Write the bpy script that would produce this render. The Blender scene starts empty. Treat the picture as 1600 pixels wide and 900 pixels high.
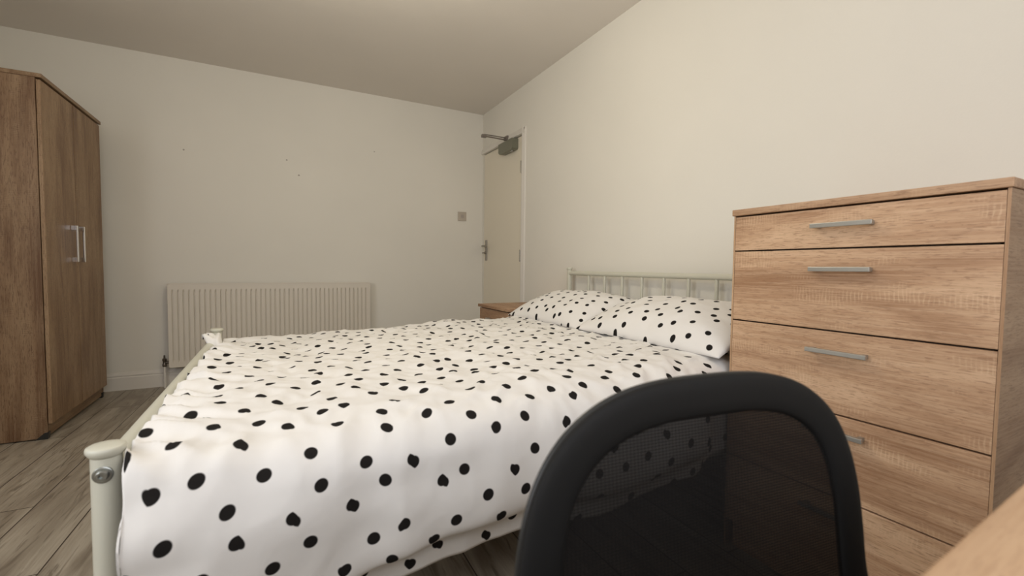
import bpy, bmesh, math, random
from mathutils import Vector, Matrix, noise

S = bpy.context.scene
COL = S.collection
random.seed(4)

# ------------------------------------------------------------------ camera
cam_d = bpy.data.cameras.new('camera')
cam_d.sensor_fit = 'HORIZONTAL'
cam_d.sensor_width = 36.0
cam_d.lens = 694.84 / 1600 * 36
cam_d.clip_start = 0.02
cam_d.clip_end = 50
cam_d.dof.use_dof = True
cam_d.dof.focus_distance = 2.0
cam_d.dof.aperture_fstop = 4.0
cam = bpy.data.objects.new('camera', cam_d)
COL.objects.link(cam)
YAW, PITCH, ROLL = 0.48582, 0.045737, -0.010828
fw = Vector((math.sin(YAW) * math.cos(PITCH), math.cos(YAW) * math.cos(PITCH), -math.sin(PITCH)))
rt = Vector((math.cos(YAW), -math.sin(YAW), 0))
dn = fw.cross(rt)
cx = math.cos(ROLL) * rt + math.sin(ROLL) * dn
cy = -math.sin(ROLL) * rt + math.cos(ROLL) * dn
cam.matrix_world = Matrix(((cx.x, -cy.x, -fw.x, 0), (cx.y, -cy.y, -fw.y, 0), (cx.z, -cy.z, -fw.z, 0.9), (0, 0, 0, 1)))
S.camera = cam

# ------------------------------------------------------------------ light and exposure
S.view_settings.view_transform = 'Standard'
S.view_settings.look = 'None'
S.view_settings.gamma = 1
S.view_settings.use_curve_mapping = False
S.view_settings.exposure = 0.0

world = bpy.data.worlds.new('world')
S.world = world
world.use_nodes = True
world.node_tree.nodes['Background'].inputs[0].default_value = (0.75, 0.85, 1.0, 1)
world.node_tree.nodes['Background'].inputs[1].default_value = 0.6


def area_light(name, loc, aim, size, size_y, power, color):
    d = bpy.data.lights.new(name, 'AREA')
    d.shape = 'RECTANGLE'
    d.size, d.size_y, d.energy, d.color = size, size_y, power, color
    o = bpy.data.objects.new(name, d)
    COL.objects.link(o)
    o.location = loc
    o.rotation_euler = (Vector(aim) - Vector(loc)).to_track_quat('-Z', 'Y').to_euler()
    return o


# daylight through the window in the left wall, an added fill light behind the camera, and the ceiling lamp in the middle of the room
area_light('window_and_fill_light', (-1.58, 0.35, 1.55), (1.0, 0.75, 1.35), 1.3, 1.15, 21.5, (0.94, 0.96, 1.0))
area_light('window_and_fill_light', (0.25, -0.68, 1.50), (0.15, 1.2, 0.75), 1.5, 1.1, 14, (0.95, 0.96, 1.0))  # added fill that brightens the near side of the bed
d = bpy.data.lights.new('ceiling_lamp_light', 'POINT')
d.energy, d.shadow_soft_size, d.color = 19, 0.10, (1.0, 0.92, 0.72)
o = bpy.data.objects.new('ceiling_lamp_light', d)
COL.objects.link(o)
o.location = (0.27, 1.75, 2.06)

# ------------------------------------------------------------------ materials
def mat(name, color=(.8, .8, .8), rough=.5, metal=0.0, spec=.5):
    m = bpy.data.materials.new(name)
    m.use_nodes = True
    b = m.node_tree.nodes['Principled BSDF']
    b.inputs['Base Color'].default_value = (*color, 1)
    b.inputs['Roughness'].default_value = rough
    b.inputs['Metallic'].default_value = metal
    b.inputs['Specular IOR Level'].default_value = spec
    return m


class NT:
    def __init__(s, m):
        s.t = m.node_tree
        s.b = s.t.nodes['Principled BSDF']

    def n(s, kind, **kw):
        nd = s.t.nodes.new(kind)
        for k, v in kw.items():
            if k.startswith('i_'):
                key = k[2:]
                key = int(key) if key.isdigit() else key.replace('_', ' ')
                nd.inputs[key].default_value = v
            else:
                setattr(nd, k, v)
        return nd

    def l(s, a, b):
        s.t.links.new(a, b)

    def ramp(s, src, stops):
        r = s.t.nodes.new('ShaderNodeValToRGB')
        e = r.color_ramp.elements
        while len(e) < len(stops):
            e.new(0.5)
        for i, (p, c) in enumerate(stops):
            e[i].position = p
            e[i].color = (*c, 1) if len(c) == 3 else c
        s.l(src, r.inputs[0])
        return r

    def mix(s, fac, a, b, mode='MIX'):
        m = s.t.nodes.new('ShaderNodeMix')
        m.data_type = 'RGBA'
        m.blend_type = mode
        for sock, v in ((m.inputs[0], fac), (m.inputs[6], a), (m.inputs[7], b)):
            if hasattr(v, 'links'):
                s.l(v, sock)
            elif isinstance(v, (int, float)):
                sock.default_value = v
            else:
                sock.default_value = (*v, 1)
        return m.outputs[2]

    def math(s, op, a, b=None, c=None):
        m = s.t.nodes.new('ShaderNodeMath')
        m.operation = op
        for i, v in enumerate((a, b, c)):
            if v is None:
                continue
            if hasattr(v, 'links'):
                s.l(v, m.inputs[i])
            else:
                m.inputs[i].default_value = v
        return m.outputs[0]

    def bump(s, h, strength, dist):
        b = s.n('ShaderNodeBump')
        b.inputs['Strength'].default_value = strength
        b.inputs['Distance'].default_value = dist
        s.l(h, b.inputs['Height'])
        s.l(b.outputs[0], s.b.inputs['Normal'])


def paint(name, color, marks=()):
    m = mat(name, color, .75, spec=.25)
    t = NT(m)
    tc = t.n('ShaderNodeTexCoord')
    n1 = t.n('ShaderNodeTexNoise', i_Scale=1.3, i_Detail=3.0)
    t.l(tc.outputs['Object'], n1.inputs['Vector'])
    r = t.ramp(n1.outputs[0], [(.3, tuple(c * .975 for c in color)), (.7, tuple(min(1, c * 1.02) for c in color))])
    colr = r.outputs[0]
    for (x, y, z, rad) in marks:
        dn_ = t.n('ShaderNodeVectorMath', operation='DISTANCE')
        t.l(tc.outputs['Object'], dn_.inputs[0])
        dn_.inputs[1].default_value = (x, y, z)
        f = t.math('LESS_THAN', dn_.outputs['Value'], rad)
        f = t.math('MULTIPLY', f, .55)
        colr = t.mix(f, colr, (.12, .08, .05))
    t.l(colr, t.b.inputs['Base Color'])
    n2 = t.n('ShaderNodeTexNoise', i_Scale=140.0, i_Detail=2.0)
    t.l(tc.outputs['Object'], n2.inputs['Vector'])
    t.bump(n2.outputs[0], .12, .002)
    return m


def lerp_(a, b, t):
    return a + (b - a) * t


def oak(name, grain='Z', base=1.0, seed=0.0, tint=(1, 1, 1), k=1.0):
    """sonoma oak laminate: long grain, fine streaks, pale saw marks across"""
    m = mat(name, (.4, .25, .15), .48, spec=.4)
    t = NT(m)
    tc = t.n('ShaderNodeTexCoord')
    sep = t.n('ShaderNodeSeparateXYZ')
    t.l(tc.outputs['Object'], sep.inputs[0])
    X, Y, Z = sep.outputs
    # (along, across1, across2)
    al, a1, a2 = {'Z': (Z, X, Y), 'Y': (Y, X, Z), 'X': (X, Y, Z)}[grain]

    def vec(sa, s1, off):
        c = t.n('ShaderNodeCombineXYZ')
        t.l(t.math('MULTIPLY_ADD', al, sa, off + seed), c.inputs[0])
        t.l(t.math('MULTIPLY', a1, s1), c.inputs[1])
        t.l(t.math('MULTIPLY', a2, s1), c.inputs[2])
        return c.outputs[0]

    def nz(v, scale, det, dist=0.0, rough=.55):
        n_ = t.n('ShaderNodeTexNoise', i_Scale=scale, i_Detail=det, i_Distortion=dist, i_Roughness=rough)
        t.l(v, n_.inputs['Vector'])
        return n_.outputs[0]
    def C(r, g, b):
        return (r * base * tint[0], g * base * tint[1], b * base * tint[2])
    broad = nz(vec(1.3, 9.0, 0.0), 1.0, 5.0, 1.0)
    ring = t.math('SINE', t.math('MULTIPLY', nz(vec(1.0, 5.0, 3.1), 1.0, 2.0, .5), 95.0))
    ring = t.math('MULTIPLY_ADD', ring, .5, .5)
    fine = nz(vec(4.0, 215.0, 7.7), 1.0, 4.0, .5)
    pore = nz(vec(34.0, 420.0, 1.7), 1.0, 2.0, .8)
    c0 = t.ramp(broad, [(.36, tuple(lerp_(p, q, 1 - k) for p, q in zip(C(.34, .20, .115), C(.50, .33, .21)))), (.5, C(.50, .33, .21)), (.62, tuple(lerp_(p, q, 1 - k) for p, q in zip(C(.63, .45, .305), C(.50, .33, .21))))]).outputs[0]
    c1 = t.mix(t.math('MULTIPLY', ring, .17 * k), c0, C(.34, .20, .115))
    fr = t.ramp(fine, [(.40, (0, 0, 0)), (.62, (1, 1, 1))]).outputs[0]
    c2 = t.mix(t.math('MULTIPLY', fr, .40 * k), c1, C(.68, .51, .36))
    pr = t.ramp(pore, [(.55, (0, 0, 0)), (.62, (1, 1, 1))]).outputs[0]
    c3 = t.mix(t.math('MULTIPLY', pr, .55 * k), c2, C(.25, .14, .08))
    # saw marks: close pale lines across the grain, only in patches
    wob = nz(vec(26.0, 14.0, 8.0), 1.0, 2.0)
    sw = t.math('SINE', t.math('MULTIPLY_ADD', wob, 16.0, t.math('MULTIPLY', al, 2 * math.pi / .0085)))
    sr = t.ramp(t.math('MULTIPLY_ADD', sw, .5, .5), [(.60, (0, 0, 0)), (.95, (1, 1, 1))]).outputs[0]
    pt = t.ramp(nz(vec(5.0, 16.0, 11.0), 1.0, 3.0), [(.53, (0, 0, 0)), (.66, (1, 1, 1))]).outputs[0]
    c4 = t.mix(t.math('MULTIPLY', t.math('MULTIPLY', sr, pt), .30 * k), c3, C(.80, .64, .46))
    t.l(c4, t.b.inputs['Base Color'])
    t.bump(pore, .15, .0006)
    return m


M = {}
M['wall'] = paint('magnolia_wall_paint', (.80, .765, .69), marks=((-.598, 4.06, 1.74, .006), (.078, 4.06, 1.747, .006), (.165, 4.06, 1.634, .007), (.765, 4.06, 1.902, .005)))
M['ceiling'] = paint('ceiling_paint', (.80, .75, .69))
M['trim'] = mat('white_gloss_trim', (.76, .72, .66), .35)
M['door'] = mat('door_paint', (.80, .735, .61), .45)
M['radiator'] = mat('radiator_enamel', (.72, .66, .57), .38)
M['valve_metal'] = mat('dark_valve_metal', (.16, .14, .12), .35, .9)  # dark metal of the radiator valves
M['chrome'] = mat('chrome', (.82, .82, .82), .08, 1.0)
M['satin'] = mat('satin_aluminium', (.42, .41, .38), .38, .75)
M['nickel'] = mat('worn_nickel', (.34, .31, .27), .35, .8)
M['arm'] = mat('closer_arm_steel', (.22, .19, .17), .4, .5)
M['closer'] = mat('closer_silver_paint', (.22, .22, .17), .42, .4)
M['bed_metal'] = mat('cream_powder_coat', (.60, .585, .49), .36)
M['zinc'] = mat('zinc_bolt', (.35, .36, .34), .3, .9)
M['black_plastic'] = mat('black_plastic', (.016, .016, .015), .42)
M['black_foam'] = mat('black_seat_fabric', (.012, .012, .012), .9)
M['plate'] = mat('switch_plate', (.50, .44, .37), .4)
M['dark'] = mat('dark_gap', (.05, .035, .025), .8)
M['white_ticking'] = mat('mattress_ticking', (.75, .73, .70), .9)
M['hardboard'] = mat('hardboard_back', (.45, .33, .22), .8)
M['oak_ward_v_shaded'] = oak('oak_wardrobe_door_shaded', 'Z', .49, 2.0, (1.04, .94, .78), k=1.25)  # chest oak on a darker base: the dimmer light here is in the colour
M['oak_ward_side_shaded'] = oak('oak_wardrobe_side_shaded', 'Z', .41, 9.4, (1.05, .93, .78), k=1.35)  # darker than the doors: this side's shade is put into the oak
M['oak_ward_h_shaded'] = oak('oak_wardrobe_top_shaded', 'Y', .50, 4.4, (1.0, .94, .80))  # same dimming by distance from the light, put into the oak colour
M['oak_front'] = oak('oak_drawer_front', 'Y', 1.0, 1.3, (1.05, .98, .91))
M['oak_top'] = oak('oak_chest_top', 'Y', .86, 6.1, (1.05, .97, .89))
M['oak_edge'] = oak('oak_edge_banding', 'Z', .92, 7.1, (1.05, .98, .88), k=.5)
M['oak_side_shaded'] = oak('oak_chest_side_shaded', 'X', .62, 3.3, (1.02, .96, .88))  # oak of the drawer fronts, darkened to paint in the shade on this side
M['oak_cab'] = oak('oak_bedside', 'Y', .72, 8.2, (1.08, .95, .84))
M['oak_desk'] = oak('oak_desk', 'X', 1.0, 5.2, (1.02, 1.0, .93), k=.35)


def floor_mat():
    m = mat('grey_oak_laminate', (.3, .27, .22), .42, spec=.45)
    t = NT(m)
    tc = t.n('ShaderNodeTexCoord')
    mp = t.n('ShaderNodeMapping')
    mp.inputs['Rotation'].default_value = (0, 0, math.radians(90))
    t.l(tc.outputs['Object'], mp.inputs['Vector'])
    # after the turn: brick u = along Y, brick v = across X
    sep = t.n('ShaderNodeSeparateXYZ')
    t.l(tc.outputs['Object'], sep.inputs[0])
    com = t.n('ShaderNodeCombineXYZ')
    sk = t.math('MULTIPLY_ADD', sep.outputs[1], -.02, sep.outputs[0])
    u = t.math('ADD', sep.outputs[1], -2.235 + 1.342 * 6)
    v = t.math('ADD', sk, .85 + .19 * 20 - .002)
    t.l(u, com.inputs[0])
    t.l(v, com.inputs[1])
    br = t.n('ShaderNodeTexBrick', offset=.37, offset_frequency=2, squash=1.0)
    br.inputs['Scale'].default_value = 1
    br.inputs['Mortar Size'].default_value = .0022
    br.inputs['Mortar Smooth'].default_value = .1
    br.inputs['Brick Width'].default_value = 1.342
    br.inputs['Row Height'].default_value = .19
    br.inputs['Color1'].default_value = (0, 0, 0, 1)
    br.inputs['Color2'].default_value = (1, 1, 1, 1)
    br.inputs['Mortar'].default_value = (0, 0, 0, 1)
    t.l(com.outputs[0], br.inputs['Vector'])
    rnd = br.outputs['Color']
    off = t.math('MULTIPLY', rnd, 37.0)

    def nz(su, sv, det, dist, plus=0.0):
        c = t.n('ShaderNodeCombineXYZ')
        t.l(t.math('MULTIPLY', u, su), c.inputs[0])
        t.l(t.math('MULTIPLY', v, sv), c.inputs[1])
        t.l(t.math('ADD', off, plus), c.inputs[2])
        n_ = t.n('ShaderNodeTexNoise', i_Scale=1.0, i_Detail=det, i_Distortion=dist)
        t.l(c.outputs[0], n_.inputs['Vector'])
        return n_.outputs[0]
    broad = nz(1.8, 11.0, 4.0, 1.2)
    fine = nz(7.0, 150.0, 3.0, .6, 4.0)
    knot = nz(3.2, 34.0, 5.0, 2.2, 9.0)
    c0 = t.ramp(broad, [(.28, (.20, .165, .125)), (.5, (.33, .285, .225)), (.72, (.455, .405, .33))]).outputs[0]
    c1 = t.mix(t.math('MULTIPLY', t.ramp(fine, [(.4, (0, 0, 0)), (.7, (1, 1, 1))]).outputs[0], .32), c0, (.20, .16, .12))
    c2 = t.mix(t.math('MULTIPLY', t.ramp(knot, [(.56, (0, 0, 0)), (.68, (1, 1, 1))]).outputs[0], .65), c1, (.11, .085, .06))
    c3 = t.mix(t.math('MULTIPLY', t.math('SUBTRACT', rnd, .5), .25), c2, (.45, .40, .33))
    c4 = t.mix(br.outputs['Fac'], c3, (.06, .045, .035))
    t.l(c4, t.b.inputs['Base Color'])
    t.bump(t.math('SUBTRACT', t.math('MULTIPLY', fine, .25), br.outputs['Fac']), .25, .001)
    return m


def polka(name, scale, radius, randomness, col=(.81, .785, .755), seed=0.0):
    m = mat(name, col, .88, spec=.15)
    t = NT(m)
    uv = t.n('ShaderNodeUVMap')
    sepu = t.n('ShaderNodeSeparateXYZ')
    t.l(uv.outputs[0], sepu.inputs[0])
    com = t.n('ShaderNodeCombineXYZ')
    # a staggered lattice: every other row shifted by half a cell
    t.l(t.math('ADD', t.math('MULTIPLY', sepu.outputs[0], .866), t.math('MULTIPLY_ADD', sepu.outputs[1], .5, seed)), com.inputs[0])
    t.l(t.math('SUBTRACT', t.math('MULTIPLY', sepu.outputs[1], .866), t.math('MULTIPLY', sepu.outputs[0], .5)), com.inputs[1])
    nw = t.n('ShaderNodeTexNoise', i_Scale=26.0, i_Detail=1.0)
    t.l(uv.outputs[0], nw.inputs['Vector'])
    vo = t.n('ShaderNodeTexVoronoi', voronoi_dimensions='2D', feature='F1')
    vo.inputs['Scale'].default_value = scale
    vo.inputs['Randomness'].default_value = randomness
    t.l(com.outputs[0], vo.inputs['Vector'])
    dist = t.math('MULTIPLY_ADD', t.math('SUBTRACT', nw.outputs[0], .5), .0018 * scale, vo.outputs['Distance'])
    dr = t.ramp(dist, [(radius * scale - .012, (1, 1, 1)), (radius * scale + .012, (0, 0, 0))])
    c = t.mix(dr.outputs[0], col, (.014, .012, .011))
    t.l(c, t.b.inputs['Base Color'])
    tc = t.n('ShaderNodeTexCoord')
    n1 = t.n('ShaderNodeTexNoise', i_Scale=11.0, i_Detail=3.0, i_Distortion=.3)
    t.l(tc.outputs['Object'], n1.inputs['Vector'])
    t.bump(n1.outputs[0], .30, .010)
    return m


M['floor'] = floor_mat()
M['duvet'] = polka('polka_dot_duvet_cotton', 13.0, .0122, .46)
M['pillow'] = polka('polka_dot_pillow_cotton', 13.2, .0122, .46, seed=3.3)


def mesh_fabric():
    m = mat('black_mesh_fabric', (.009, .008, .0075), .8, spec=.1)
    t = NT(m)
    uv = t.n('ShaderNodeUVMap')
    sp = t.n('ShaderNodeSeparateXYZ')
    t.l(uv.outputs[0], sp.inputs[0])
    a = t.math('SINE', t.math('MULTIPLY', sp.outputs[1], 2 * math.pi / .0032))
    b = t.math('SINE', t.math('MULTIPLY', sp.outputs[0], 2 * math.pi / .0045))
    hole = t.math('MULTIPLY', t.math('MULTIPLY_ADD', a, .5, .5), t.math('MULTIPLY_ADD', b, .25, .75))
    tr = t.n('ShaderNodeBsdfTransparent')
    ms = t.n('ShaderNodeMixShader')
    t.l(t.math('MULTIPLY', hole, .105), ms.inputs[0])
    t.l(t.b.outputs[0], ms.inputs[1])
    t.l(tr.outputs[0], ms.inputs[2])
    t.l(ms.outputs[0], t.t.nodes['Material Output'].inputs[0])
    return m


M['mesh'] = mesh_fabric()
M['frame_fabric'] = mat('black_frame_fabric', (.0105, .010, .0095), .65, spec=.2)

# ------------------------------------------------------------------ geometry helpers
def add_box(bm, x0, x1, y0, y1, z0, z1, bev=0.0, seg=2):
    r = bmesh.ops.create_cube(bm, size=1)
    vs = r['verts']
    for v in vs:
        v.co = Vector(((x0 + x1) / 2 + v.co.x * (x1 - x0), (y0 + y1) / 2 + v.co.y * (y1 - y0), (z0 + z1) / 2 + v.co.z * (z1 - z0)))
    if bev > 0:
        es = list({e for v in vs for e in v.link_edges})
        bmesh.ops.bevel(bm, geom=es, offset=bev, segments=seg, affect='EDGES', profile=.5)


def add_tube(bm, pts, rad, seg=16, caps=True, sx=1.0):
    """sweep a circle along a polyline; rad may be a number or a list"""
    pts = [Vector(p) for p in pts]
    rs = rad if isinstance(rad, (list, tuple)) else [rad] * len(pts)
    rings = []
    prev = None
    for i, p in enumerate(pts):
        a = pts[max(i - 1, 0)]
        b = pts[min(i + 1, len(pts) - 1)]
        t = (b - a).normalized()
        if prev is None:
            up = Vector((0, 0, 1)) if abs(t.z) < .9 else Vector((1, 0, 0))
            n = t.cross(up).normalized()
        else:
            n = (prev - t * prev.dot(t)).normalized()
        prev = n
        bn = t.cross(n)
        rings.append([bm.verts.new(p + n * math.cos(q) * rs[i] * sx + bn * math.sin(q) * rs[i]) for q in [2 * math.pi * k / seg for k in range(seg)]])
    for a, b in zip(rings, rings[1:]):
        for k in range(seg):
            bm.faces.new((a[k], a[(k + 1) % seg], b[(k + 1) % seg], b[k]))
    if caps:
        bm.faces.new(rings[0][::-1])
        bm.faces.new(rings[-1])


def add_lathe(bm, c, prof, seg=28, axis='Z'):
    """prof: (radius, height) pairs revolved about an axis through c"""
    rings = []
    for r, h in prof:
        ring = []
        for k in range(seg):
            q = 2 * math.pi * k / seg
            if axis == 'Z':
                v = (r * math.cos(q), r * math.sin(q), h)
            elif axis == 'Y':
                v = (r * math.sin(q), h, r * math.cos(q))
            else:
                v = (h, r * math.cos(q), r * math.sin(q))
            ring.append(bm.verts.new(Vector(c) + Vector(v)))
        rings.append(ring)
    for a, b in zip(rings, rings[1:]):
        for k in range(seg):
            bm.faces.new((a[k], a[(k + 1) % seg], b[(k + 1) % seg], b[k]))
    bm.faces.new(rings[0][::-1])
    bm.faces.new(rings[-1])


def add_prism(bm, prof, x0, x1, axis='X'):
    """extrude a closed 2D profile; axis X: (y,z) profile, axis Y: (x,z) profile, axis Z: (x,y) profile"""
    def P(a, b, t):
        return {'X': (t, a, b), 'Y': (a, t, b), 'Z': (a, b, t)}[axis]
    A = [bm.verts.new(P(a, b, x0)) for a, b in prof]
    B = [bm.verts.new(P(a, b, x1)) for a, b in prof]
    n = len(prof)
    for k in range(n):
        bm.faces.new((A[k], A[(k + 1) % n], B[(k + 1) % n], B[k]))
    bm.faces.new(A[::-1])
    bm.faces.new(B)


def obj(name, bm, m, parent=None, smooth=False, kind=None, label=None):
    bmesh.ops.recalc_face_normals(bm, faces=bm.faces)
    me = bpy.data.meshes.new(name)
    bm.to_mesh(me)
    bm.free()
    me.materials.append(m)
    if smooth:
        for p in me.polygons:
            p.use_smooth = True
        if smooth == 'auto':
            me.set_sharp_from_angle(angle=math.radians(40))
    ob = bpy.data.objects.new(name, me)
    COL.objects.link(ob)
    if parent is not None:
        ob.parent = parent
    if kind:
        ob['kind'] = kind
    if label:
        ob['label'] = label
    return ob


def box_obj(name, dims, m, parent=None, bev=.001, kind=None, label=None):
    bm = bmesh.new()
    add_box(bm, *dims, bev=bev)
    return obj(name, bm, m, parent, kind=kind, label=label)


def thing(name, label, cat, loc=(0, 0, 0), rz=0.0, group=None):
    e = bpy.data.objects.new(name, None)
    e.empty_display_size = .1
    COL.objects.link(e)
    e.location = loc
    e.rotation_euler = (0, 0, rz)
    e['label'] = label
    e['category'] = cat
    if group:
        e['group'] = group
    return e


def tag(o, label, cat, group=None):
    o['label'] = label
    o['category'] = cat
    if group:
        o['group'] = group
    return o


# ------------------------------------------------------------------ the room
XL, XR, YN, YF, H = -1.60, 1.804, -0.70, 4.06, 2.39
T = .12
DY0, DY1, DZ = 3.245, 4.030, 2.000          # door opening in the right wall
box_obj('floor', (XL - T, XR + T, YN - T, YF + T, -.1, 0), M['floor'], bev=0, kind='structure')
box_obj('ceiling', (XL - T, XR + T, YN - T, YF + T, H, H + .1), M['ceiling'], bev=0, kind='structure')
box_obj('wall_far', (XL - T, XR + T, YF, YF + T, 0, H), M['wall'], bev=0, kind='structure')
bm = bmesh.new()
add_box(bm, XR, XR + T, YN, DY0, 0, H)
add_box(bm, XR, XR + T, DY1, YF, 0, H)
add_box(bm, XR, XR + T, DY0, DY1, DZ, H)
obj('wall_right', bm, M['wall'], kind='structure')
bm = bmesh.new()                            # near wall with an opening added behind the camera for the fill light
WX0, WX1, WZ0, WZ1 = -.6, 1.1, .93, 2.17
add_box(bm, XL - T, WX0, YN - T, YN, 0, H)
add_box(bm, WX1, XR + T, YN - T, YN, 0, H)
add_box(bm, WX0, WX1, YN - T, YN, 0, WZ0)
add_box(bm, WX0, WX1, YN - T, YN, WZ1, H)
obj('wall_near', bm, M['wall'], kind='structure')
bm = bmesh.new()
for (a, b, c, d_) in ((WX0, WX0 + .06, WZ0, WZ1), (WX1 - .06, WX1, WZ0, WZ1), (WX0, WX1, WZ0, WZ0 + .06), (WX0, WX1, WZ1 - .06, WZ1), (.22, .28, WZ0, WZ1)):
    add_box(bm, a, b, YN - .09, YN - .03, c, d_)
obj('added_window', bm, M['trim'], kind='structure')  # made-up window frame around the added fill light
bm = bmesh.new()                            # left wall with a window opening beside the camera
WY0, WY1, WZ0, WZ1 = -.35, 1.05, .93, 2.17
add_box(bm, XL - T, XL, YN, WY0, 0, H)
add_box(bm, XL - T, XL, WY1, YF, 0, H)
add_box(bm, XL - T, XL, WY0, WY1, 0, WZ0)
add_box(bm, XL - T, XL, WY0, WY1, WZ1, H)
obj('wall_left', bm, M['wall'], kind='structure')
bm = bmesh.new()
for (a, b, c, d_) in ((WY0, WY0 + .06, WZ0, WZ1), (WY1 - .06, WY1, WZ0, WZ1), (WY0, WY1, WZ0, WZ0 + .06), (WY0, WY1, WZ1 - .06, WZ1), (.32, .38, WZ0, WZ1)):
    add_box(bm, XL - .10, XL - .04, a, b, c, d_)
obj('window_1', bm, M['trim'], kind='structure')

# skirting boards with a stepped, rounded top
def skirt(name, a, b, side):
    prof = [(0, 0), (.016, 0), (.016, .088), (.0145, .092), (.012, .094), (.012, .098), (.0145, .101), (.0145, .106), (.011, .112), (.006, .118), (.004, .124), (0, .124)]
    bm = bmesh.new()
    if side == 'far':
        add_prism(bm, [(YF - p, z) for p, z in prof], a, b, 'X')
    elif side == 'right':
        add_prism(bm, [(XR - p, z) for p, z in prof], a, b, 'Y')
    elif side == 'left':
        add_prism(bm, [(XL + p, z) for p, z in prof], a, b, 'Y')
    else:
        add_prism(bm, [(YN + p, z) for p, z in prof], a, b, 'X')
    obj(name, bm, M['trim'], kind='structure')


skirt('baseboard_far', XL, XR, 'far')
skirt('baseboard_right', YN, 3.19, 'right')
skirt('baseboard_left', YN, YF - .016, 'left')
skirt('baseboard_near', XL + .016, XR - .016, 'near')

# door architrave: the far leg is swallowed by the corner, as in the photo
bm = bmesh.new()
prof = [(0, 0), (.016, .004), (.019, .012), (.017, .022), (.013, .032), (.013, .044), (.009, .050), (0, .052)]
add_prism(bm, [(XR - d_, 3.248 - w) for d_, w in prof], 0, 2.052, 'Z')
add_prism(bm, [(XR - d_, 2.000 + w) for d_, w in prof], 3.196, YF, 'Y')
obj('trim_1', bm, M['trim'], kind='structure', smooth='auto')

# ------------------------------------------------------------------ door with closer
door = bpy.data.objects.new('door_1', None)
COL.objects.link(door)
door.location = (XR + .002, 3.25, 0)
door['kind'] = 'structure'
box_obj('door_leaf', (0, .044, .004, .776, .006, 1.992), M['door'], door, bev=.0015)
bm = bmesh.new()
add_box(bm, .05, .09, -.003, .778, 1.96, 1.998)
add_box(bm, .05, .09, -.003, .012, 0, 1.998)
add_box(bm, .05, .09, .77, .778, 0, 1.998)
add_box(bm, .09, .11, -.003, .778, 0, 1.998)
obj('door_stop', bm, M['trim'], door)
for hz in (1.735, 1.0, .23):
    bm = bmesh.new()
    for k in range(5):
        add_tube(bm, [(-.014, .008, hz - .05 + k * .02 + .0008), (-.014, .008, hz - .05 + k * .02 + .0192)], .0062, 12)
    add_box(bm, -.010, .0015, .006, .010, hz - .05, hz + .05)
    add_box(bm, -.002, .0015, .004, .03, hz - .05, hz + .05)
    obj('hinge', bm, M['nickel'], door, smooth='auto')
# lever handle on a back plate with a turn below
bm = bmesh.new()
add_box(bm, -.008, 0, .69, .728, .965, 1.165, bev=.003)
plate = obj('handle_plate', bm, M['nickel'], door)
bm = bmesh.new()
add_tube(bm, [(-.008, .709, 1.105), (-.035, .709, 1.105), (-.050, .704, 1.105), (-.055, .69, 1.105), (-.055, .60, 1.103)], [.010, .009, .009, .009, .008], 14)
add_lathe(bm, (-.008, .709, 1.105), [(.017, 0), (.017, -.006), (.011, -.010)], axis='X')
obj('lever', bm, M['nickel'], plate, smooth='auto')
bm = bmesh.new()
add_lathe(bm, (-.008, .709, 1.04), [(.012, 0), (.012, -.014), (.008, -.018)], axis='X')
add_box(bm, -.045, -.024, .698, .72, 1.034, 1.046, bev=.003)
obj('thumb_turn', bm, M['nickel'], plate, smooth='auto')
# overhead closer: body on the leaf, twin arm standing out into the room
bm = bmesh.new()
add_prism(bm, [(.095, 1.895), (.325, 1.895), (.345, 1.91), (.345, 1.985), (.085, 1.985), (.085, 1.905)], -.060, 0, 'X')
closer = obj('door_closer', bm, M['closer'], door)
bm = bmesh.new()
add_lathe(bm, (-.03, .225, 1.985), [(.014, 0), (.014, .014), (.010, .02)])
add_tube(bm, [(-.03, .225, 2.000), (-.15, .21, 1.998), (-.262, .20, 1.997)], .006, 8, sx=1.0)
add_box(bm, -.285, -.245, .185, .215, 1.985, 2.008, bev=.002)
obj('closer_arm', bm, M['arm'], closer)
bm = bmesh.new()
add_tube(bm, [(-.262, .20, 2.010), (-.14, .235, 2.022), (-.02, .262, 2.030)], .0045, 8)
add_box(bm, -.032, -.014, .235, .30, 2.012, 2.046, bev=.002)
obj('closer_forearm', bm, M['arm'], closer)
bm = bmesh.new()
add_lathe(bm, (-.030, .14, 1.895), [(.008, 0), (.008, -.008), (.004, -.012)])
add_lathe(bm, (-.030, .165, 1.895), [(.006, 0), (.006, -.006), (.003, -.008)])
obj('adjusting_screw', bm, M['satin'], closer)

# ------------------------------------------------------------------ wall switch
sw = thing('fused_switch', 'small square grey-beige switch plate on the far wall beside the door', 'switch', (1.586, YF, 1.39))
box_obj('switch_plate', (-.043, .043, -.010, 0, -.043, .043), M['plate'], sw, bev=.003)
box_obj('fuse_carrier', (-.012, .018, -.0125, -.0098, -.016, .016), mat('switch_insert', (.42, .36, .32), .4), sw, bev=.001)

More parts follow.
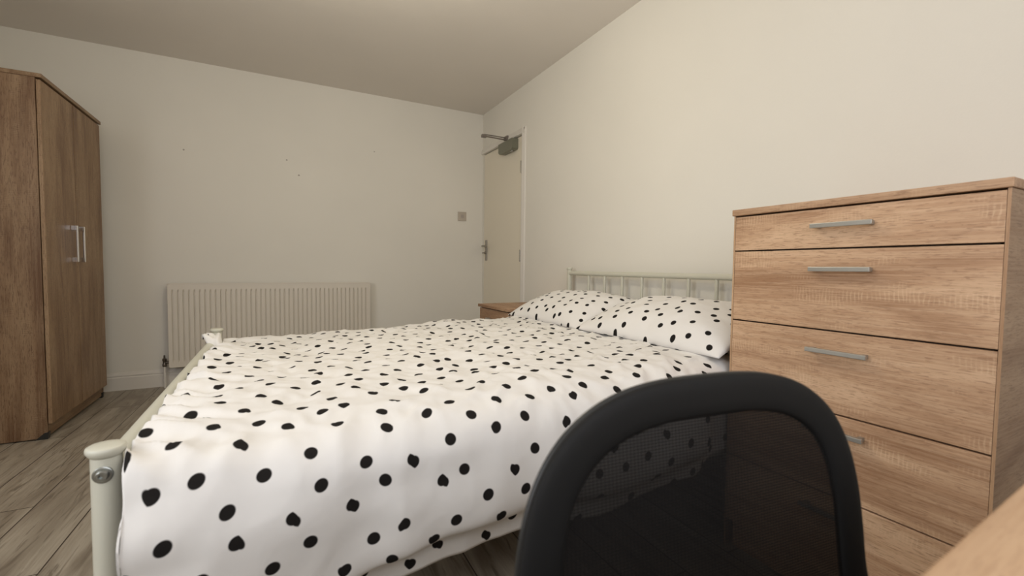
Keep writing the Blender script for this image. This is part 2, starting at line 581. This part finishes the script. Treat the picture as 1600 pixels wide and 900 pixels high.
# ------------------------------------------------------------------ radiator
rx0, rx1, rz0, rz1 = -.695, .705, .155, .755
rad = thing('radiator', 'long white ribbed panel radiator on the far wall behind the bed', 'radiator', (0, YF, 0))
yf = -.105
bm = bmesh.new()
pitch = (rx1 - rx0 - .03) / 42
cols = []
x = rx0 + .015
for k in range(42):
    for f_, dpt in ((.06, 0), (.18, 0), (.26, 1), (.42, 1), (.50, 0), (.94, 0)):
        cols.append((x + f_ * pitch, dpt))
    x += pitch
cols = [(rx0, 0), (rx0 + .012, 0)] + cols + [(rx1 - .012, 0), (rx1, 0)]
rows = [(rz0, 0), (rz0 + .028, 0), (rz0 + .045, 1), (rz1 - .058, 1), (rz1 - .038, 0), (rz1, 0)]
grid = [[bm.verts.new((cxx, yf + .011 * cd * rd, z)) for cxx, cd in cols] for z, rd in rows]
for a, b in zip(grid, grid[1:]):
    for k in range(len(cols) - 1):
        bm.faces.new((a[k], a[k + 1], b[k + 1], b[k]))
# returned edges and the back of the panel
add_box(bm, rx0, rx1, yf + .0115, yf + .014, rz0, rz1)
add_box(bm, rx0 - .002, rx0 + .003, yf - .002, yf + .014, rz0 - .002, rz1 + .002)
add_box(bm, rx1 - .003, rx1 + .002, yf - .002, yf + .014, rz0 - .002, rz1 + .002)
add_box(bm, rx0, rx1, yf - .002, yf + .014, rz0 - .003, rz0 + .002)
add_box(bm, rx0, rx1, yf - .002, yf + .014, rz1 - .002, rz1 + .003)
obj('front_panel', bm, M['radiator'], rad)
box_obj('back_panel', (rx0 + .01, rx1 - .01, -.045, -.030, rz0 + .01, rz1 - .01), M['radiator'], rad)
for xa in (rx0 - .004, rx1 - .004):
    box_obj('side_cover', (xa, xa + .008, yf + .012, -.028, rz0 + .02, rz1 + .004), M['radiator'], rad, bev=.002)
bm = bmesh.new()
for k in range(60):
    xx = rx0 + .012 + k * (rx1 - rx0 - .024) / 60
    add_box(bm, xx, xx + .008, yf + .014, -.030, rz1 - .004, rz1 + .004)
add_box(bm, rx0, rx1, yf + .013, yf + .02, rz1 - .01, rz1 + .005)
add_box(bm, rx0, rx1, -.036, -.028, rz1 - .01, rz1 + .005)
obj('top_grille', bm, M['radiator'], rad)
for xa in (-.45, .45):
    box_obj('bracket', (xa, xa + .03, -.030, -.001, .25, .68), M['radiator'], rad)
# lockshield valve and pipe at the near bottom corner
def valve(xa, sgn):
    yv = yf + .045
    bm = bmesh.new()
    add_lathe(bm, (xa, yv, .155), [(.011, 0), (.013, .004), (.013, .02), (.010, .024), (.010, .04), (.013, .044), (.013, .058), (.006, .062), (.005, .082), (.003, .084)])
    add_tube(bm, [(xa, yv, .185), (xa + sgn * .012, yv, .185), (xa + sgn * .034, yv, .185)], [.007, .011, .009], 12)
    v_ = obj('valve', bm, M['valve_metal'], rad, smooth='auto', label='dark metal radiator valve')
    bm = bmesh.new()
    add_tube(bm, [(xa, yv, 0), (xa, yv, .157)], .0078, 16)
    obj('pipe', bm, M['trim'], rad, smooth='auto')


valve(rx0 - .036, 1)
valve(rx1 + .036, -1)

# ------------------------------------------------------------------ wardrobe
wd = thing('wardrobe', 'tall two-door brown oak wardrobe with chrome handles against the left wall', 'wardrobe', (-1.32, 3.49, 0))
ox, oy = 1.32, -3.49
wx0, wx1 = -1.590, -1.046          # back, carcass front
wy0, wy1 = 3.077, 3.905


def wbox(name, d_, m, par=wd, bev=.001, label=None):
    return box_obj(name, (d_[0] + ox, d_[1] + ox, d_[2] + oy, d_[3] + oy, d_[4], d_[5]), m, par, bev, label=label)


def side(yA, yB):
    bm = bmesh.new()
    # the bottom front corner is cut for the corner foot
    pr_ = [(wx0 + ox, .006), (wx1 + ox - .040, .006), (wx1 + ox - .008, .030), (wx1 + ox, .036), (wx1 + ox, 1.812), (wx0 + ox, 1.812)]
    add_prism(bm, pr_, yA + oy, yB + oy, 'Y')
    return obj('side_panel', bm, M['oak_ward_side_shaded'], wd)


side(wy0, wy0 + .016)
side(wy1 - .016, wy1)
wbox('top_panel', (wx0, wx1 + .026, wy0 - .006, wy1 + .006, 1.812, 1.832), M['oak_ward_h_shaded'], bev=.002)
wbox('plinth', (wx1 - .022, wx1 - .004, wy0 + .017, wy1 - .017, .012, .088), M['oak_ward_h_shaded'])
wbox('bottom_panel', (wx0 + .02, wx1 - .006, wy0 + .017, wy1 - .017, .089, .105), M['oak_ward_h_shaded'])
wbox('back_panel', (wx0 + .002, wx0 + .006, wy0 + .017, wy1 - .017, .02, 1.80), M['hardboard'])
wbox('shelf', (wx0 + .02, wx1 - .02, wy0 + .017, wy1 - .017, 1.50, 1.516), M['oak_ward_h_shaded'])
ymid = 3.478
for (ya, yb, yh) in ((wy0 + .001, ymid - .0045, 3.395), (ymid + .0030, wy1 - .001, 3.495)):
    dr = wbox('door', (wx1 + .003, wx1 + .019, ya, yb, .078, 1.804), M['oak_ward_v_shaded'], bev=.0015)
    bm = bmesh.new()
    xf = wx1 + .019 + ox
    yh += oy
    add_box(bm, xf + .020, xf + .030, yh - .006, yh + .006, .905, 1.112, bev=.003)
    add_box(bm, xf, xf + .024, yh - .006, yh + .006, .905, .932, bev=.002)
    add_box(bm, xf, xf + .024, yh - .006, yh + .006, 1.085, 1.112, bev=.002)
    obj('handle', bm, M['chrome'], dr, label='chrome bow handle')
for (fx, fy) in ((wx1 - .030, wy0 + .002), (wx1 - .030, wy1 - .027), (wx0 + .01, wy0 + .002), (wx0 + .01, wy1 - .027)):
    bm = bmesh.new()
    add_prism(bm, [(fx + ox - .018, 0), (fx + ox + .030, 0), (fx + ox + .034, .034), (fx + ox + .020, .034)], fy + oy - .004, fy + oy + .024, 'Y')
    obj('foot', bm, M['black_plastic'], wd, label='black plastic corner foot')

# ------------------------------------------------------------------ chest of drawers
ch = thing('chest_of_drawers', 'tall light oak five-drawer chest beside the bed head', 'chest of drawers', (1.54, .628, 0))
cx0, cx1, cy0, cy1 = 1.290 - 1.54, 1.784 - 1.54, .325 - .628, .931 - .628
for ya in (cy0, cy1 - .0055):
    sp_ = box_obj('side_panel', (cx0 + .0006, cx1, ya, ya + .0055, 0, 1.070), M['oak_side_shaded'], ch, bev=.0004)
    box_obj('edge_band', (cx0, cx0 + .0006, ya, ya + .0055, 0, 1.070), M['oak_edge'], sp_, bev=0)
box_obj('top_panel', (cx0 - .006, cx1, cy0 - .004, cy1 + .004, 1.0705, 1.090), M['oak_top'], ch, bev=.0018)
box_obj('plinth', (cx0 + .02, cx0 + .036, cy0 + .0165, cy1 - .0165, 0, .085), M['oak_front'], ch)
box_obj('back_panel', (cx1 - .004, cx1 - .001, cy0 + .0165, cy1 - .0165, .02, 1.07), M['hardboard'], ch)
box_obj('inner_carcass', (cx0 + .020, cx1 - .006, cy0 + .0165, cy1 - .0165, .088, 1.068), M['dark'], ch, bev=0)
zs = [(.962, 1.066), (.7445, .9575), (.5265, .740), (.3085, .522), (.091, .304)]
hzs = [1.020, .905, .689, .481, .262]
for k, ((za, zb), hz) in enumerate(zip(zs, hzs)):
    dr = box_obj('drawer', (cx0, cx0 + .016, cy0 + .0063, cy1 - .0063, za, zb), M['oak_front'], ch, bev=.0008)
    bm = bmesh.new()
    add_box(bm, cx0 - .028, cx0 - .018, -.081, .061, hz - .006, hz + .006, bev=.0015)
    for yy in (-.070, .050):
        add_box(bm, cx0 - .020, cx0, yy - .005, yy + .005, hz - .005, hz + .005)
    obj('handle', bm, M['satin'], dr, label='silver bar handle')

# ------------------------------------------------------------------ bedside cabinet
nb = thing('bedside_cabinet', 'small oak bedside cabinet between the bed and the door', 'bedside cabinet', (1.54, 2.76, 0))
nx0, nx1, ny0, ny1 = 1.312 - 1.54, 1.78 - 1.54, 2.535 - 2.76, 2.985 - 2.76
for ya in (ny0, ny1 - .016):
    box_obj('side_panel', (nx0 + .018, nx1, ya, ya + .016, 0, .614), M['oak_cab'], nb)
box_obj('top_panel', (nx0 - .012, nx1, ny0 - .010, ny1 + .010, .6145, .634), M['oak_cab'], nb, bev=.002)
box_obj('back_panel', (nx1 - .005, nx1 - .001, ny0 + .0165, ny1 - .0165, .02, .61), M['hardboard'], nb)
box_obj('inner_carcass', (nx0 + .02, nx1 - .006, ny0 + .0165, ny1 - .0165, .06, .612), M['dark'], nb, bev=0)
box_obj('plinth', (nx0 + .03, nx0 + .046, ny0 + .0165, ny1 - .0165, 0, .058), M['oak_cab'], nb)
for za, zb in ((.432, .608), (.250, .428), (.064, .246)):
    dr = box_obj('drawer', (nx0, nx0 + .016, ny0 + .001, ny1 - .001, za, zb), M['oak_cab'], nb)
    bm = bmesh.new()
    hz = zb - .065
    add_box(bm, nx0 - .028, nx0 - .018, -.07, .07, hz - .006, hz + .006, bev=.0015)
    for yy in (-.058, .058):
        add_box(bm, nx0 - .020, nx0, yy - .005, yy + .005, hz - .005, hz + .005)
    obj('handle', bm, M['satin'], dr, label='silver bar handle')

# ------------------------------------------------------------------ bed frame
bed = thing('bed_frame', 'cream metal bed frame with barred headboard and round posts', 'bed frame', (.75, 1.70, 0))
bo = Vector((-.75, -1.70, 0))


def bt(name, pts, r, par=bed, seg=20):
    bm = bmesh.new()
    add_tube(bm, [Vector(p) + bo for p in pts], r, seg)
    return obj(name, bm, M['bed_metal'], par, smooth='auto')


HX, HY0, HY1 = 1.744, .965, 2.474
FX, FY0, FY1 = -.252, .945, 2.462
for hy in (HY0, HY1):
    p = bt('headboard_post', [(HX, hy, 0), (HX, hy, .893)], .0165)
    bm = bmesh.new()
    add_lathe(bm, Vector((HX, hy, .888)) + bo, [(.0165, 0), (.0195, .004), (.020, .013), (.0175, .017)])
    obj('post_cap', bm, M['bed_metal'], p, smooth='auto')
bt('headboard_rail', [(HX, HY0, .868), (HX, HY1, .868)], .0145)
bt('headboard_rail', [(HX, HY0, .42), (HX, HY1, .42)], .010)
for k in range(8):
    y = 2.262 - k * (2.262 - 1.18) / 7
    bt('headboard_bar', [(HX, y, .42), (HX, y, .862)], .0085, seg=12)
for fy in (FY0, FY1):
    sg = -1 if fy < 1.5 else 1
    p = bt('footboard_post', [(FX, fy, 0), (FX, fy, .592)], .0205, seg=28)
    bm = bmesh.new()
    add_lathe(bm, Vector((FX, fy, .585)) + bo, [(.0205, 0), (.0235, .0035), (.0262, .008), (.0268, .012), (.0258, .0155), (.023, .0172), (.010, .0182)], seg=36)
    obj('post_cap', bm, M['bed_metal'], p, smooth=True)
    bm = bmesh.new()
    c = Vector((FX, fy + sg * .0185, .560)) + bo
    add_lathe(bm, c, [(.0135, 0), (.0135, sg * .0030), (.0115, sg * .0042), (.0095, sg * .0040), (.0088, sg * .0075), (.0070, sg * .0092), (.0040, sg * .0092), (.0036, sg * .0050)], axis='Y')
    obj('bolt', bm, M['zinc'], p, smooth='auto', label='zinc bolt head with washer')
bt('footboard_rail', [(FX, FY0, .558), (FX, FY1, .558)], .0178, seg=24)
bt('footboard_rail', [(FX, FY0, .30), (FX, FY1, .30)], .0125)
for yy in (.975, 2.445):
    bm = bmesh.new()
    add_box(bm, FX - .75 + .012, HX - .75 - .01, yy - .013 - 1.7, yy + .013 - 1.7, .285, .330, bev=.003)
    obj('side_rail', bm, M['bed_metal'], bed)
box_obj('centre_rail', (FX - .75 + .01, HX - .75 - .01, -.015, .015, .285, .318), M['bed_metal'], bed)
for k in range(13):
    xs_ = -.16 + k * .145
    bm = bmesh.new()
    add_box(bm, xs_ - .75, xs_ + .05 - .75, .962 - 1.7, 2.458 - 1.7, .330, .340)
    obj('slat', bm, M['oak_desk'], bed, label='wooden bed slat')
for xx in (.3, 1.2):
    bt('centre_leg', [(xx, 1.7, 0), (xx, 1.7, .29)], .012)

bm = bmesh.new()
add_box(bm, -.200, 1.715, .985, 2.435, .3405, .535, bev=.035, seg=4)
mt = obj('mattress', bm, M['white_ticking'], smooth='auto')
tag(mt, 'mattress on the bed frame under the spotted duvet', 'mattress')

# ------------------------------------------------------------------ duvet
def lerp(a, b, t):
    return a + (b - a) * t


def sstep(a, b, x):
    t = max(0, min(1, (x - a) / (b - a)))
    return t * t * (3 - 2 * t)


def interp(x, pts):
    if x <= pts[0][0]:
        return pts[0][1]
    for (a, va), (b, vb) in zip(pts, pts[1:]):
        if x <= b:
            t = (x - a) / (b - a)
            t = t * t * (3 - 2 * t)
            return lerp(va, vb, t)
    return pts[-1][1]


def catmull(P, n):
    out = []
    Q = [P[0]] + P + [P[-1]]
    for i in range(1, len(Q) - 2):
        p0, p1, p2, p3 = Q[i - 1], Q[i], Q[i + 1], Q[i + 2]
        for k in range(n):
            t = k / n
            out.append(tuple(.5 * (2 * b + (c - a) * t + (2 * a - 5 * b + 4 * c - d_) * t * t + (3 * b - a - 3 * c + d_) * t ** 3) for a, b, c, d_ in zip(p0, p1, p2, p3)))
    out.append(P[-1])
    return out


def profile(x):
    hz = interp(x, [(-.25, .17), (.05, .20), (.20, .235), (.34, .262), (.55, .268), (.83, .250), (1.05, .282), (1.30, .31), (1.6, .31)])
    top = interp(x, [(-.25, .560), (-.1, .566), (.2, .572), (.8, .584), (1.2, .596), (1.6, .60)])
    far = interp(x, [(-.25, .534), (.0, .548), (.2, .556), (.45, .564), (.7, .572), (.86, .590), (.95, .578), (1.38, .590), (1.6, .595)])
    fold = interp(x, [(-.1, 0), (.12, .3), (.24, 1), (.38, .9), (.52, .15), (.8, .25), (1.2, .1)])
    bul = .012 * math.sin(x * 5.3 + .7)
    P = [(.905 + .012 * fold, hz),
         (.900 + .014 * fold, hz + .030),
         (.892 + .016 * fold, hz + .052 + .01 * fold),
         (.868 - .016 * fold + bul, hz + .082),
         (.858 - .014 * fold + bul, max(hz + .12, .40)),
         (.862 + bul * .6, .465),
         (.880, .520),
         (.918, .556),
         (.975, top - .004),
         (1.06, top + .006),
         (1.30, top + .004),
         (1.70, top - .002),
         (2.10, (top + far) / 2),
         (2.30, far + .000),
         (2.42, far - .004),
         (2.475, far - .035),
         (2.490, .46), (2.492, .33)]
    kk = sstep(1.10, 1.25, x)
    P = [(lerp(yy, max(yy, .9425), kk), zz) for yy, zz in P]
    P = [(yy, zz - .022 * sstep(1.33, 1.42, x) * (1 if zz > .54 else 0)) for yy, zz in P]
    return catmull(P, 8)


def resample(P, n):
    L = [0]
    for a, b in zip(P, P[1:]):
        L.append(L[-1] + math.dist(a, b))
    out = []
    k = 0
    for i in range(n):
        s = L[-1] * i / (n - 1)
        while k < len(L) - 2 and L[k + 1] < s:
            k += 1
        t = (s - L[k]) / max(1e-9, L[k + 1] - L[k])
        out.append((lerp(P[k][0], P[k + 1][0], t), lerp(P[k][1], P[k + 1][1], t), s))
    return out


def fbm(x, y, z, o):
    return noise.fractal(Vector((x, y, z)), 1.0, 2.0, o)


def ridge(x, y, s):
    """sharp-crested cloth creases"""
    n = noise.noise(Vector((x, y, s)))
    return (1 - abs(n) * 2.2)


NU, NV = 230, 300
U0, U1 = -.285, 1.60
bm = bmesh.new()
uvl = bm.loops.layers.uv.new('UVMap')
G = []
for i in range(NU):
    u = lerp(U0, U1, (i / (NU - 1)))
    prof_ = resample(profile(u), NV)
    ref = prof_
    row = []
    for j in range(NV):
        y, z, s = prof_[j]
        a = prof_[max(j - 1, 0)]
        b = prof_[min(j + 1, NV - 1)]
        ty, tz = b[0] - a[0], b[1] - a[1]
        ln = math.hypot(ty, tz) or 1
        ny, nz_ = -tz / ln, ty / ln         # outward normal of the profile
        topf = sstep(.86, .97, y) * sstep(2.49, 2.44, y) if z > .5 else 0.0
        # foot end: the sheet turns down inside the rail
        gsh = .5 + .5 * math.sin(y * 41 + 5 * noise.noise(Vector((y * 5, 2, 0))))
        e = u + .212
        x = u
        dz = 0
        if e < 0:
            gath = .010 * math.sin(y * 34 + 3 * noise.noise(Vector((y * 3, 1, 0)))) + .012 * noise.noise(Vector((y * 14, 3, 0)))
            q = -e
            x_in = -.212 - .021 * (1 - math.exp(-q / .016)) + abs(gath) * .25 * min(1, q / .05)
            dz_in = -(q ** 1.7) * 2.0
            x_out = -.212 - .003 * (1 - math.exp(-q / .03))
            x = lerp(x_out, x_in, topf)
            dz = dz_in * topf - .10 * q * (1 - topf)
            # corner bundle wrapped over the rail end
            cb = math.exp(-((y - 2.235) / .048) ** 4)
            if topf > 0:
                x = lerp(x, -.212 - q * .95, cb)
                zc = .589 + .011 * noise.noise(Vector((u * 40, y * 45, 2))) - 25.0 * max(0, q - .058) ** 2 - .5 * max(0, .012 - q)
                dz = lerp(dz, zc - z, cb)
        # wrinkles
        w = .0075 * fbm(u * 3.2, s * 3.4, 1.0, 3)
        # long drag folds on the top, small creases all over
        top_r = ridge(u * 5.2 + .8 * noise.noise(Vector((u * 4, s * 4, 7))), s * 2.6 + 1.4 * u, 4.0)
        w += .0085 * top_r * (0.35 + .65 * topf)
        top_r2 = ridge(u * 11 - s * 3.0, s * 7.5 + 2.5 * u, 9.0)
        w += .0065 * top_r2 * (.25 + .75 * topf)
        w += .0038 * ridge(u * 22 + 5, s * 17, 2.0) * topf
        # soft diagonal swags on the hanging side
        hang = 1 - topf
        if y < 1.2:
            sw_ = noise.noise(Vector((u * 2.2 + s * 3.2, s * 5.5 - u * 1.5, 5.0)))
            w += .012 * sw_ * hang * sstep(.02, .12, s)
            w += .010 * math.sin(u * 17 + 2.0) * hang * sstep(.16, .0, s)
            # tight gathers beside the corner post
            g = math.exp(-max(0, u + .20) / .07)
            w += .006 * g * math.sin(s * 52 + 9 * u) * sstep(.02, .1, s)
        if y < 1.0:
            w *= 1 - .93 * sstep(1.08, 1.22, u)
        # gathers along the foot rail
        gr = math.exp(-max(0, u + .19) / .06) * topf
        gr2 = math.exp(-max(0, u + .19) / .09) * topf
        w += .012 * gr * sstep(2.35, 1.7, y) + .0045 * gr * (gsh - .5) * 2
        w += .0135 * gr2 * (1 - 2.4 * abs(noise.noise(Vector((y * 17 + u * 9, u * 3, 6)))))
        w += .0030 * gr * noise.noise(Vector((y * 60, u * 12, 8)))
        row.append((Vector((x, y + ny * w, z + dz + nz_ * w)), s))
    # align arc length so that s = 0 lies on the near top edge
    s_ref = min((abs(p[0] - .95) + (0 if p[1] > .5 else 9), p[2]) for p in prof_)[1]
    G.append([(bm.verts.new(p), u, s - s_ref) for p, s in row])
for a, b in zip(G, G[1:]):
    for k in range(NV - 1):
        q = (a[k], b[k], b[k + 1], a[k + 1])
        f = bm.faces.new([v[0] for v in q])
        for lp, v in zip(f.loops, q):
            lp[uvl].uv = (v[1], v[2])
duvet = obj('duvet', bm, M['duvet'], smooth=True)
tag(duvet, 'rumpled white duvet with black polka dots hanging over the bed', 'duvet')
so = duvet.modifiers.new('thickness', 'SOLIDIFY')
so.thickness = .004
so.offset = -1

# ------------------------------------------------------------------ pillows
def pillow(name, W_, D_, T_, loc, rx, rz, seed, label, sag=0.0):
    N = 90
    bm = bmesh.new()
    uvl = bm.loops.layers.uv.new('UVMap')

    def pt(a, b, sgn):
        # a, b in -1..1; corners pulled out like a pillowcase
        ea, eb = 1 - abs(a) ** 2.6, 1 - abs(b) ** 2.6
        h = max(0, ea) ** .55 * max(0, eb) ** .55
        px = a * W_ / 2 * (1 - .035 * (1 - b * b) * abs(a))
        py = b * D_ / 2 * (1 - .06 * (1 - a * a) * abs(b))
        n = .010 * fbm(px * 5 + seed, py * 5, sgn, 3) + .006 * ridge(px * 7 + seed, py * 7 + px * 4, seed) * h
        ang = math.atan2(b, a)
        edge = max(abs(a), abs(b))
        n += .004 * math.sin(ang * 22 + seed) * sstep(.6, .95, edge) * h
        z = sgn * (T_ / 2 * h + n * h)
        if sgn < 0:
            z *= .36
        z -= sag * (b * b) * .5
        z += .05 * sag * a
        return Vector((px, py, z))
    for sgn in (1, -1):
        g = [[bm.verts.new(pt(2 * i / N - 1, 2 * j / N - 1, sgn)) for j in range(N + 1)] for i in range(N + 1)]
        for i in range(N):
            for j in range(N):
                idx = [(i, j), (i + 1, j), (i + 1, j + 1), (i, j + 1)]
                if sgn < 0:
                    idx = idx[::-1]
                f = bm.faces.new([g[a][b] for a, b in idx])
                for lp, (a, b) in zip(f.loops, idx):
                    v = g[a][b].co
                    lp[uvl].uv = (a / N * W_ * 1.05 + seed, b / N * D_ * 1.15 + sgn * 2)
    bmesh.ops.remove_doubles(bm, verts=bm.verts, dist=.0004)
    o_ = obj(name, bm, M['pillow'], smooth=True)
    o_.location = loc
    o_.rotation_euler = (rx[0], rx[1], rz)
    tag(o_, label, 'pillow', 'polka dot pillows')
    return o_


# local x runs along the headboard, local y from the front edge up towards the headboard
pillow('pillow', .74, .46, .165, (1.500, 2.115, .674), (math.radians(14.5), 0), math.radians(-90), 1.7,
       'polka dot pillow at the far side of the bed by the bedside cabinet', .03)
pillow('pillow', .79, .47, .17, (1.484, 1.342, .679), (math.radians(13), 0), math.radians(-90), 5.1,
       'polka dot pillow at the near side of the bed next to the chest of drawers', .03)

# ------------------------------------------------------------------ desk
dk = thing('desk', 'light oak desk corner in the near right foreground', 'desk', (.35, -.24, 0), math.radians(3))
DX0, DX1, DY_0, DY_1 = -.62, .60, -.36, .352
box_obj('worktop', (DX0, DX1, DY_0, DY_1, .700, .722), M['oak_desk'], dk, bev=.002)
for xa in (DX0 + .01, DX1 - .03):
    box_obj('side_panel', (xa, xa + .02, DY_0 + .02, DY_1 - .03, 0, .6995), M['oak_desk'], dk)
box_obj('modesty_panel', (DX0 + .031, DX1 - .031, DY_0 + .03, DY_0 + .048, .35, .6995), M['oak_desk'], dk)

# ------------------------------------------------------------------ office chair
CH = (.422, .332, 0)
chair = thing('office_chair', 'black mesh-backed office chair in front of the bed and drawers', 'chair', CH, -.105)
ZT, TILT = .783, .108
CW, CA, CN, CK, CS = .238, .238, 2.95, .36, .385


def half_width(s):
    if s < CA:
        w = CW * max(0, 1 - (1 - s / CA) ** CN) ** (1 / CN)
    else:
        w = CW + CK * ((s - CA) - .05 * (1 - math.exp(-(s - CA) / .05)))
    # rounded-off bottom
    r = .07
    if s > CS - r:
        q = (s - (CS - r)) / r
        w -= .09 * (1 - math.sqrt(max(0, 1 - q * q)))
    return w


def back_pt(x, s, off=0.0):
    dep = .003 * (x / CW) ** 2
    return Vector((x, -dep + math.sin(-TILT) * s - off, ZT - math.cos(TILT) * s))


# closed outline in (x, s)
right = []
for k in range(48):
    a = k / 47 * math.pi / 2
    s = CA * (1 - math.cos(a))
    right.append((half_width(s), s))
for k in range(1, 30):
    s = CA + (CS - CA) * k / 29
    right.append((half_width(s), s))
outline = [(-x, s) for x, s in right[::-1]] + right[1:]
# resample evenly
L = [0]
cl = outline + [outline[0]]
for a, b in zip(cl, cl[1:]):
    L.append(L[-1] + math.dist(a, b))
NO = 180
even = []
k = 0
for i in range(NO):
    t = L[-1] * i / NO
    while L[k + 1] < t:
        k += 1
    f_ = (t - L[k]) / max(1e-9, L[k + 1] - L[k])
    even.append((lerp(cl[k][0], cl[k + 1][0], f_), lerp(cl[k][1], cl[k + 1][1], f_)))
bm = bmesh.new()
BW, BT = .044, .013
rings = []
for i, (x, s) in enumerate(even):
    a = even[i - 2]
    b = even[(i + 2) % NO]
    tx, ts = b[0] - a[0], b[1] - a[1]
    ln = math.hypot(tx, ts)
    nx, ns = ts / ln, -tx / ln
    if (0 - x) * nx + (.2 - s) * ns < 0:
        nx, ns = -nx, -ns
    ring = []
    sec = 14
    for q in range(sec):
        ang = 2 * math.pi * q / sec
        ci, si = math.cos(ang), math.sin(ang)
        inw = BW / 2 + math.copysign(abs(ci) ** .7, ci) * BW / 2
        dp = math.copysign(abs(si) ** .8, si) * BT / 2
        ring.append(bm.verts.new(back_pt(x + nx * inw, s + ns * inw, dp + .002)))
    rings.append(ring)
for i in range(NO):
    a, b = rings[i], rings[(i + 1) % NO]
    for q in range(14):
        bm.faces.new((a[q], a[(q + 1) % 14], b[(q + 1) % 14], b[q]))
obj('backrest_frame', bm, M['frame_fabric'], chair, smooth=True)
# piped rim around the outside edge
bm = bmesh.new()
pts = [back_pt(x * .985, s + .004, -.006) for x, s in even]
add_tube(bm, pts + [pts[0]], .0042, 8, caps=False)
obj('backrest_rim', bm, M['black_plastic'], chair, smooth=True)
# mesh panel
bm = bmesh.new()
uvl = bm.loops.layers.uv.new('UVMap')
g = []
for i in range(41):
    s = .012 + (CS - .03) * i / 40
    w = max(.01, half_width(s) - .012)
    g.append([(bm.verts.new(back_pt(w * (2 * j / 40 - 1), s, .0035)), (w * (2 * j / 40 - 1), s)) for j in range(41)])
for a, b in zip(g, g[1:]):
    for j in range(40):
        q = (a[j], a[j + 1], b[j + 1], b[j])
        f = bm.faces.new([v[0] for v in q])
        for lp, v in zip(f.loops, q):
            lp[uvl].uv = v[1]
obj('mesh_panel', bm, M['mesh'], chair, smooth=True, label='see-through black mesh panel')
# seat, bracket, column and five-star base
bm = bmesh.new()
add_box(bm, -.235, .235, -.49, -.055, .385, .445, bev=.028, seg=4)
obj('seat', bm, M['black_foam'], chair, smooth='auto')
bm = bmesh.new()
add_tube(bm, [(0, -.26, .372), (0, -.08, .366), (0, -.005, .385), (0, .010, .43), (0, -.004, .50)], [.022, .022, .022, .020, .014], 12, sx=1.5)
obj('back_bracket', bm, M['black_plastic'], chair, smooth='auto')
box_obj('seat_mechanism', (-.07, .07, -.35, -.19, .345, .384), M['black_plastic'], chair, bev=.01)
bm = bmesh.new()
add_lathe(bm, (0, -.27, .09), [(.028, 0), (.028, .14), (.020, .145), (.016, .15), (.016, .26)])
obj('gas_column', bm, M['black_plastic'], chair, smooth='auto')
for k in range(5):
    a = 2 * math.pi * k / 5 + .3
    ex, ey = .27 * math.cos(a), .27 * math.sin(a) - .27
    bm = bmesh.new()
    add_tube(bm, [(0, -.27, .115), (.12 * math.cos(a), .12 * math.sin(a) - .27, .105), (ex, ey, .075)], [.028, .022, .014], 10)
    lg = obj('base_leg', bm, M['black_plastic'], chair, smooth='auto')
    bm = bmesh.new()
    for sd in (-.014, .014):
        c = Vector((ex - math.sin(a) * sd, ey + math.cos(a) * sd, .026))
        ax = Vector((-math.sin(a), math.cos(a), 0))
        add_tube(bm, [c - ax * .009, c + ax * .009], .026, 16)
    add_tube(bm, [(ex, ey, .03), (ex, ey, .075)], .008, 8)
    obj('castor', bm, M['black_plastic'], lg, smooth='auto')
